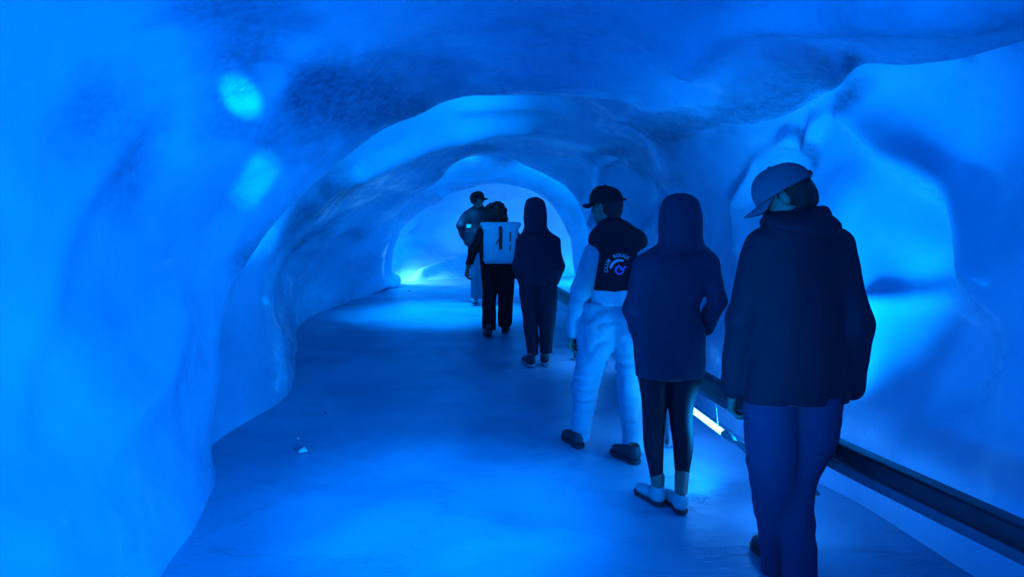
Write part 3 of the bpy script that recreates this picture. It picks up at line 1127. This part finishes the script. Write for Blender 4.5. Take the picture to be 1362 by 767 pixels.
# ================================================================== hooded walker in leggings
W = Walker('woman', 890, 4.0, 'walker with hood up in a long dark jacket, black leggings and pale shoes', h=.007)
hc = W.J(905, 292)
torso = W.K([(324, 878, 932), (331, 862, 942), (340, 850, 950), (354, 843, 954), (380, 840, 944), (410, 840, 931), (440, 841, 936), (470, 842, 938), (502, 845, 936)], .60)
LL = W.K([(478, 844, 892, 0, .8), (505, 849, 889, 0, .9), (530, 853, 887, .02), (565, 855, 885, .04), (590, 856, 883, .02), (620, 862, 882, -.01), (646, 867, 882, -.02)], 1.0)
LR = W.K([(478, 884, 937, 0, .8), (505, 888, 933, 0, .9), (530, 888, 924, .02), (562, 891, 921, .03), (592, 895, 922, .0), (620, 897, 918, -.03), (643, 899, 914, -.05)], 1.0)
aL = arm(W, (858, 352, 15), (842, 412, 14, -.02), (856, 462, 12, .10))
aR = arm(W, (938, 350, 17), (954, 400, 14, -.03), (938, 434, 12, .12))
hl, hr = G(881, 674) - W.loc, G(909, 685) - W.loc
S1 = add_shoes(W, [(hl[:2], .42), (hr[:2], .16)], M_shoe_pale, M_sole_dark, .255, wide=1.12)
p2 = body(W, hc, .1, -.1, torso, (LL, LR), (aL, aR), [s[1] for s in S1], hs=.95, hands=(0, 0))
reparent([s[0] for s in S1], p2)
f = W.field(.008)
f.ztube(torso, k=.03)
f.chain(*aL, .025).chain(*aR, .02)
f.rough(.007, (9, 9, 6), 13).rough(.004, (16, 16, 14), 4)
f.plane(W.J(0, 500), (0.0, 0, -1.0))
hood = W.K([(256.5, 900, 911), (260, 889, 921), (266, 882, 928), (276, 878, 932), (295, 876, 934), (315, 876, 934), (324, 875, 936), (332, 870, 940)], 1.12)
f.ztube(hood, k=.03)
f.ell(hc + (0, .12, -.0), (.075, .09, .10), None, .01, op='sub')
f.obj('hooded_jacket', simple('dark_parka', (0.016, 0.022, 0.055), 0.85, 45, .2, .3), p2)
f = W.field(.007)
f.ztube(LL, k=.02).ztube(LR, k=.02)
f.obj('leggings', M_legging, p2)

# ================================================================== varsity jacket
W = Walker('man', 806, 4.85, 'walker in a black cap and two-tone varsity jacket with pale washed jeans', h=.007)
hc = W.J(806, 275)
yaw, pit = math.radians(52), -.08
torso = W.K([(292, 800, 832), (299, 794, 842), (310, 788, 852), (330, 785, 856), (360, 784, 852), (392, 784, 848)], .62)
LL = W.K([(400, 768, 822, 0, .8), (430, 766, 822, 0, .85), (462, 765, 814, .03), (500, 762, 802, .08), (540, 760, 793, .10), (572, 760, 787, .08), (584, 762, 786, .08)], 1.0)
LR = W.K([(400, 796, 850, 0, .8), (430, 806, 856, 0, .85), (462, 815, 853, 0), (500, 819, 853, -.02), (540, 822, 855, -.06), (575, 826, 856, -.1), (600, 829, 856, -.12)], 1.0)
aL = arm(W, (797, 318, 14), (773, 386, 14, -.04), (763, 438, 10.5, .02))
aR = arm(W, (846, 320, 14), (860, 384, 13, -.02), (862, 440, 10, .05))
hl, hr = G(773, 597) - W.loc, G(849, 618) - W.loc
S1 = add_shoes(W, [(hl[:2], .35), (hr[:2], .5)], M_shoe_dark, M_sole_dark, .28)
p3 = body(W, hc, yaw, pit, torso, (LL, LR), (aL, aR), [s[1] for s in S1], hands=(1, 1), hcurl=1.0)
reparent([s[0] for s in S1], p3)
f = W.field(.008)
f.ztube(torso, k=.03)
f.ell(W.J(797, 318), (.075, .085, .08), None, .03)
f.ell(W.J(846, 320), (.075, .085, .08), None, .03)
f.cap(W.J(812, 300, -.02), W.J(811, 290, .0), .082, .070, .03)
f.rough(.008, (8, 8, 6), 23)
f.plane(W.J(810, 390), (0.10, 0, -1.0))
jk = f.obj('jacket', simple('black_wool', (0.006, 0.008, 0.016), 0.9, 60, .2, .3), p3)
for a, nm in ((aL, 'left'), (aR, 'right')):
    f = W.field(.007)
    q0 = a[0][0] * .72 + a[0][1] * .28
    f.chain([q0, a[0][1], a[0][2]], [a[1][0] * 1.02, a[1][1], a[1][2]], .02)
    f.rough(.006, (10, 10, 16), 7)
    f.cap(a[0][2], a[0][2] + (0, 0, -.02), a[1][2] * .95, a[1][2] * .85, .004)
    f.obj('sleeve', M_cream, jk, 'pale sleeve')
f = W.field(.007)
f.ztube(W.K([(384, 782, 850), (396, 781, 850), (405, 780, 851)], .64), k=0)
f.rough(.004, (20, 20, 6), 7)
f.plane(W.J(810, 404), (0.02, 0, -1.0))
f.obj('shirt_hem', M_white, p3, 'white shirt hem below the jacket')
f = W.field(.007)
f.ztube(LL, k=.03).ztube(LR, k=.03)
f.rough(-.011, (7, 7, 14), 33).rough(.005, (14, 14, 26), 1)
f.obj('jeans', M_denim, p3)
R = rotz(yaw) @ rotx(pit)
f = Field(hc - .2, hc + .2, .006)
f.ell(hc + R @ np.array([0, -.026, .015]), (.082, .092, .088), R, 0)
f.ell(hc + R @ np.array([0, -.055, -.035]), (.066, .050, .060), R, .02)
f.ell(hc + R @ np.array([0, .085, -.02]), (.080, .075, .10), R, .004, op='sub')
f.obj('hair', M_hair, p3)
make_cap(hc, yaw, pit, M_black, p3)

# emblem on the back of the jacket, laid onto the cloth
M_print = simple('pale_print', (0.72, 0.74, 0.86), 0.6, 60, .1, .05)
M_print_blue = simple('blue_print', (0.10, 0.30, 0.85), 0.6, 60, .1, .05)
_dg = bpy.context.evaluated_depsgraph_get()
bv = BVHTree.FromPolygons([v.co[:] for v in jk.data.vertices], [p.vertices[:] for p in jk.data.polygons])


def on_back(x, z, lift=.004):
    hit = bv.ray_cast(Vector((x, -1.0, z)), Vector((0, 1, 0)))
    y = hit[0].y if hit[0] is not None else -.12
    return np.array([x, y - lift, z])


ec = W.J(821, 355)
u = W.m(1.0)
LV, LF = [], []


def letter(ch, ang, rad, size):
    cu = bpy.data.curves.new('t', 'FONT')
    cu.body = ch
    cu.size = size
    cu.align_x = 'CENTER'
    cu.resolution_u = 3
    cu.offset = size * .02
    to = bpy.data.objects.new('t', cu)
    C.objects.link(to)
    me = bpy.data.meshes.new_from_object(to.evaluated_get(bpy.context.evaluated_depsgraph_get()))
    n0 = len(LV)
    for v in me.vertices:
        x, y = v.co.x, v.co.y + rad
        xx, zz = x * math.cos(ang) + y * math.sin(ang), -x * math.sin(ang) + y * math.cos(ang)
        LV.append(on_back(ec[0] + xx, ec[2] + zz))
    for pl in me.polygons:
        LF.append([n0 + i for i in pl.vertices])
    bpy.data.objects.remove(to)
    bpy.data.curves.remove(cu)
    bpy.data.meshes.remove(me)


word = 'CLUB ROUGE'
for i, ch in enumerate(word):
    if ch != ' ':
        letter(ch, math.radians(-100 + 138 * i / (len(word) - 1)), 15.5 * u, 6.2 * u)


def solid_patch(V, F, name, mat, parent, th=.002):
    V = np.array(V)
    n = len(V)
    V2 = np.concatenate([V, V + np.array([0, th, 0])])
    edges = {}
    for fc in F:
        for k in range(len(fc)):
            e = (fc[k], fc[(k + 1) % len(fc)])
            edges[e] = edges.get(e, 0) + 1
    F2 = [list(q) for q in F] + [[n + i for i in q[::-1]] for q in F]
    for (a, b_) in list(edges):
        if (b_, a) not in edges:
            F2.append([b_, a, n + a, n + b_])
    return mesh_from(name, V2, F2, mat, smooth=False, parent=parent)


em = solid_patch(LV, LF, 'emblem', M_print, jk)
em['label'] = 'pale arc of letters on the jacket back'


def band(pts, wd, name, mat, parent):
    V, F = [], []
    for i, (x, z) in enumerate(pts):
        a = pts[min(i + 1, len(pts) - 1)]
        c = pts[max(i - 1, 0)]
        t = np.array([a[0] - c[0], a[1] - c[1]])
        t /= np.linalg.norm(t)
        w = wd[i] if isinstance(wd, list) else wd
        for s_ in (-1, 1):
            V.append(on_back(ec[0] + x - t[1] * w * s_, ec[2] + z + t[0] * w * s_))
    for i in range(len(pts) - 1):
        F.append([2 * i, 2 * i + 1, 2 * i + 3, 2 * i + 2])
    return solid_patch(V, F, name, mat, parent)


arc = [(11.5 * u * math.sin(math.radians(a)), 11.5 * u * math.cos(math.radians(a)) * .95) for a in range(-88, 32, 6)]
band(arc, [1.6 * u] * 14 + [1.2 * u] * 6, 'emblem_arc', M_print, em)
sq = [(-5.5 * u, -3.5 * u), (-4 * u, .8 * u), (-1 * u, 3.6 * u), (1.6 * u, 1.5 * u), (2 * u, -2 * u), (4 * u, -1.2 * u), (7 * u, 1.6 * u), (9 * u, 2.6 * u)]
band(sq, 1.3 * u, 'emblem_swirl', M_print_blue, em)
ci = [(5.5 * u * math.sin(math.radians(a)), 5.5 * u * math.cos(math.radians(a)) - 1.5 * u) for a in range(80, 300, 12)]
band(ci, .9 * u, 'emblem_ring', M_print_blue, em)

# ================================================================== hooded walker ahead
W = Walker('person', 714, 7.4, 'walker with hood up and hands in pockets, right of the backpack', h=.009)
hc = W.J(712, 286)
torso = W.K([(306, 700, 728), (312, 691, 737), (321, 688, 742), (345, 688, 743), (378, 690, 741)], .62)
LL = W.K([(372, 690, 717), (400, 692, 717), (430, 696, 716), (460, 700, 716), (471, 701, 716)], .95)
LR = W.K([(372, 711, 741), (400, 713, 741), (430, 716, 739), (458, 718, 735), (469, 718, 734)], .95)
aL = arm(W, (694, 323, 9), (690, 354, 8.5, -.04), (697, 379, 7.5, .14))
aR = arm(W, (737, 323, 9), (742, 354, 8.5, -.04), (736, 379, 7.5, .14))
hl, hr = G(708, 488) - W.loc, G(724, 486) - W.loc
S1 = add_shoes(W, [(hl[:2], .3), (hr[:2], -.1)], M_shoe_dark, M_sole, .28, sole_label='pale rubber sole')
p4 = body(W, hc, 0, 0, torso, (LL, LR), (aL, aR), [s[1] for s in S1], hands=(0, 0))
reparent([s[0] for s in S1], p4)
f = W.field(.010)
f.ztube(torso, k=.03).chain(*aL, .03).chain(*aR, .03)
f.ztube(W.K([(262, 708, 715), (264, 702, 720), (268, 699, 724), (276, 697, 726), (290, 696, 727), (300, 697, 727), (309, 694, 731)], 1.1), k=.03)
f.rough(.008, (8, 8, 6), 43)
f.plane(W.J(0, 380), (0, 0, -1.0))
f.ell(hc + (0, .12, 0), (.075, .09, .10), None, .01, op='sub')
f.obj('hooded_jacket', M_navy, p4)
f = W.field(.009)
f.ztube(LL, k=.03).ztube(LR, k=.03).rough(.008, (9, 9, 8), 4)
f.obj('trousers', simple('charcoal_trousers', (0.018, 0.024, 0.042), 0.9, 45, .2, .3), p4)

# ================================================================== walker with the pale pack
W = Walker('person', 660, 9.2, 'curly-haired walker all in black wearing a pale roll-top backpack', h=.009)
hc = W.J(659, 286)
torso = W.K([(297, 648, 671), (303, 639, 681), (313, 636, 687), (335, 637, 687), (353, 639, 686)], .62)
LL = W.K([(344, 639, 663), (380, 641, 662), (410, 641, 660), (430, 641, 660), (438, 642, 659)], .95)
LR = W.K([(344, 659, 686), (380, 661, 684), (410, 662, 682), (428, 662, 681), (434, 663, 679)], .95)
aL = arm(W, (641, 309, 7), (629, 333, 6.5, -.03), (623, 354, 5, .04))
aR = arm(W, (683, 309, 7), (690, 333, 6.5, -.03), (690, 354, 5, .04))
hl, hr = G(651, 449) - W.loc, G(671, 443) - W.loc
S1 = add_shoes(W, [(hl[:2], .2), (hr[:2], -.1)], M_shoe_dark, M_sole_dark, .28)
p5 = body(W, hc, 0, 0, torso, (LL, LR), (aL, aR), [s[1] for s in S1], hands=(1, 1), hcurl=1.0)
reparent([s[0] for s in S1], p5)
f = W.field(.010)
f.ztube(torso, k=.03).chain(*aL, .03).chain(*aR, .03)
f.rough(.008, (8, 8, 6), 53)
f.plane(W.J(0, 352), (0, 0, -1.0))
f.obj('jacket', M_black, p5)
f = W.field(.010)
f.ztube(LL, k=.03).ztube(LR, k=.03).rough(.008, (9, 9, 8), 4)
f.obj('trousers', M_black, p5)
f = Field(hc - .25, hc + .25, .008)
f.ell(hc + (0, -.02, .03), (.135, .13, .135), None, 0)
f.ell(hc + (.03, -.04, -.05), (.12, .09, .09), None, .03)
f.rough(.022, (22, 22, 22), 3).rough(.010, (45, 45, 45), 3)
f.ell(hc + (0, .13, -.03), (.085, .09, .12), None, .01, op='sub')
f.obj('curly_hair', M_hair, p5)

# the backpack is a thing of its own
bl = W.J(666, 324, -.24)
bw = W.m(24)
pk = empty('backpack', W.loc + bl + (0, 0, -W.m(23)))
tag(pk, 'pale roll-top backpack with black centre strap on the curly-haired walker', 'backpack')
o = lambda x, y, z: np.array([x, y, z + W.m(23)])
f = Field((-.35, -.25, -.05), (.35, .30, .75), .008)
f.box(o(0, 0, -.01), (bw * .93, .085, W.m(25)), .05)
f.box(o(0, -.045, -.08), (bw * .82, .05, W.m(14)), .04, None, .04)
f.rough(.004, (12, 12, 12), 3)
f.obj('pack_body', M_pack, pk)
f = Field((-.35, -.25, -.05), (.35, .30, .75), .007)
f.box(o(0, -.01, W.m(22)), (bw, .075, .040), .036, rotx(.12))
f.cap(o(-bw * .97, -.03, W.m(25)), o(bw * .97, -.03, W.m(25)), .030, .030, .02)
f.obj('roll_top', M_pack, pk)
f = Field((-.35, -.25, -.05), (.35, .30, .75), .005)
f.box(o(.0, -.098, W.m(8)), (.020, .010, W.m(15)), .004, rotx(-.03))
f.obj('centre_strap', M_strap, pk, 'black centre strap')
f = Field((-.35, -.25, -.05), (.35, .30, .75), .005)
f.box(o(bw * .52, -.092, W.m(3)), (.008, .010, W.m(13)), .004)
f.obj('side_strap', M_strap, pk, 'black side strap')
f = Field((-.35, -.25, -.05), (.35, .30, .75), .005)
f.cap(o(-.01, -.10, W.m(8)), o(-.055, -.105, W.m(0)), .008, .007, 0)
f.obj('strap_tail', M_strap, pk, 'loose strap tail')
for s_ in (-1, 1):
    V, F = sweep([o(s_ * .09, .07, W.m(18)), o(s_ * .10, .14, W.m(21)), o(s_ * .11, .24, W.m(18)), o(s_ * .12, .30, W.m(6)), o(s_ * .13, .22, -W.m(14)), o(s_ * .13, .08, -W.m(20))], rrect(.05, .012, .004))
    mesh_from('shoulder_strap', V, F, M_strap, parent=pk)

# ================================================================== farthest man
W = Walker('person', 636, 11.6, 'farthest walker in a cap with a small white card on the back', h=.010)
hc = W.J(635, 266)
yaw = math.radians(-75)
torso = W.K([(274, 629, 643), (279, 621, 649), (286, 617, 653), (305, 617, 653), (326, 620, 651)], .62)
LL = W.K([(320, 621, 639), (350, 625, 639), (375, 626, 640), (396, 626, 641)], .95)
LR = W.K([(320, 634, 652), (350, 636, 652), (375, 637, 651), (396, 638, 650)], .95)
aL = arm(W, (620, 285, 5), (612, 300, 5, -.05), (617, 316, 4, .12))
aR = arm(W, (650, 285, 5), (656, 302, 5, -.03), (652, 318, 4, .10))
hl, hr = G(633, 403.5) - W.loc, G(645, 401) - W.loc
S1 = add_shoes(W, [(hl[:2], .3), (hr[:2], -.2)], M_white, M_sole, .28)
p6 = body(W, hc, yaw, 0, torso, (LL, LR), (aL, aR), [s[1] for s in S1], hands=(1, 1))
reparent([s[0] for s in S1], p6)
f = W.field(.011)
f.ztube(torso, k=.03).chain(*aL, .03).chain(*aR, .03)
f.rough(.012, (8, 8, 8), 63)
f.plane(W.J(0, 325), (0, 0, -1.0))
jk6 = f.obj('jacket', simple('dark_puffer', (0.012, 0.016, 0.03), 0.7, 45, .2, .3), p6)
f = W.field(.011)
f.ztube(LL, k=.03).ztube(LR, k=.03)
f.obj('jeans', M_denim_dark, p6)
R = rotz(yaw)
f = Field(hc - .2, hc + .2, .008)
f.ell(hc + R @ np.array([0, -.026, .010]), (.082, .090, .088), R, 0)
f.ell(hc + R @ np.array([0, .085, -.02]), (.080, .075, .10), R, .004, op='sub')
f.obj('hair', M_hair, p6)
make_cap(hc, yaw, 0, M_black, p6, h=.008)
bv = BVHTree.FromPolygons([v.co[:] for v in jk6.data.vertices], [p.vertices[:] for p in jk6.data.polygons])
q = W.J(624, 300)
V = [on_back(q[0] + a, q[2] + b_, .012) for a, b_ in ((-.035, -.028), (.035, -.028), (.035, .028), (-.035, .028))]
ca = solid_patch(V, [[0, 1, 2, 3]], 'card', M_white, jk6, .004)
ca['label'] = 'small white card'
V, F = sweep([on_back(q[0] + .03, q[2] + .18, .010), on_back(q[0] + .02, q[2] + .10, .010), on_back(q[0], q[2] + .03, .012)], circ(.006, 8))
mesh_from('lanyard', V, F, M_strap, parent=ca)

# ------------------------------------------------------------------ bits of ice and grit on the floor
rng = random.Random(4)


def chip(px, py, r, mat, label, cat, sq=(1, .7, .5)):
    c = G(px, py)
    bm_v = []
    f = Field((-r * 2, -r * 2, -r * .2), (r * 2, r * 2, r * 2), r / 7)
    f.box((0, 0, r * .35), (r * sq[0], r * sq[1], r * sq[2]), r * .1, rotz(rng.random() * 3) @ rotx(.3))
    f.plane((r * .5, 0, r * .5), (.8, .3, .6))
    f.plane((-r * .5, .2 * r, r * .4), (-.7, .2, .7))
    f.plane((0, 0, -.001), (0, 0, -1))
    o = f.obj(cat.replace(' ', '_'), mat, None, loc=c)
    tag(o, label, cat)


chip(404, 600, .034, M_chip, 'small clear chip of ice lying on the floor at left', 'ice chip', (1.2, .7, .55))
chip(397, 583, .010, M_chip, 'tiny crumb of ice just beyond the ice chip', 'ice crumb')
chip(433, 549, .009, M_stone, 'tiny dark pebble on the left side of the floor', 'pebble')
chip(544, 387, .022, M_stone, 'dark pebble on the floor before the bright apron', 'pebble')
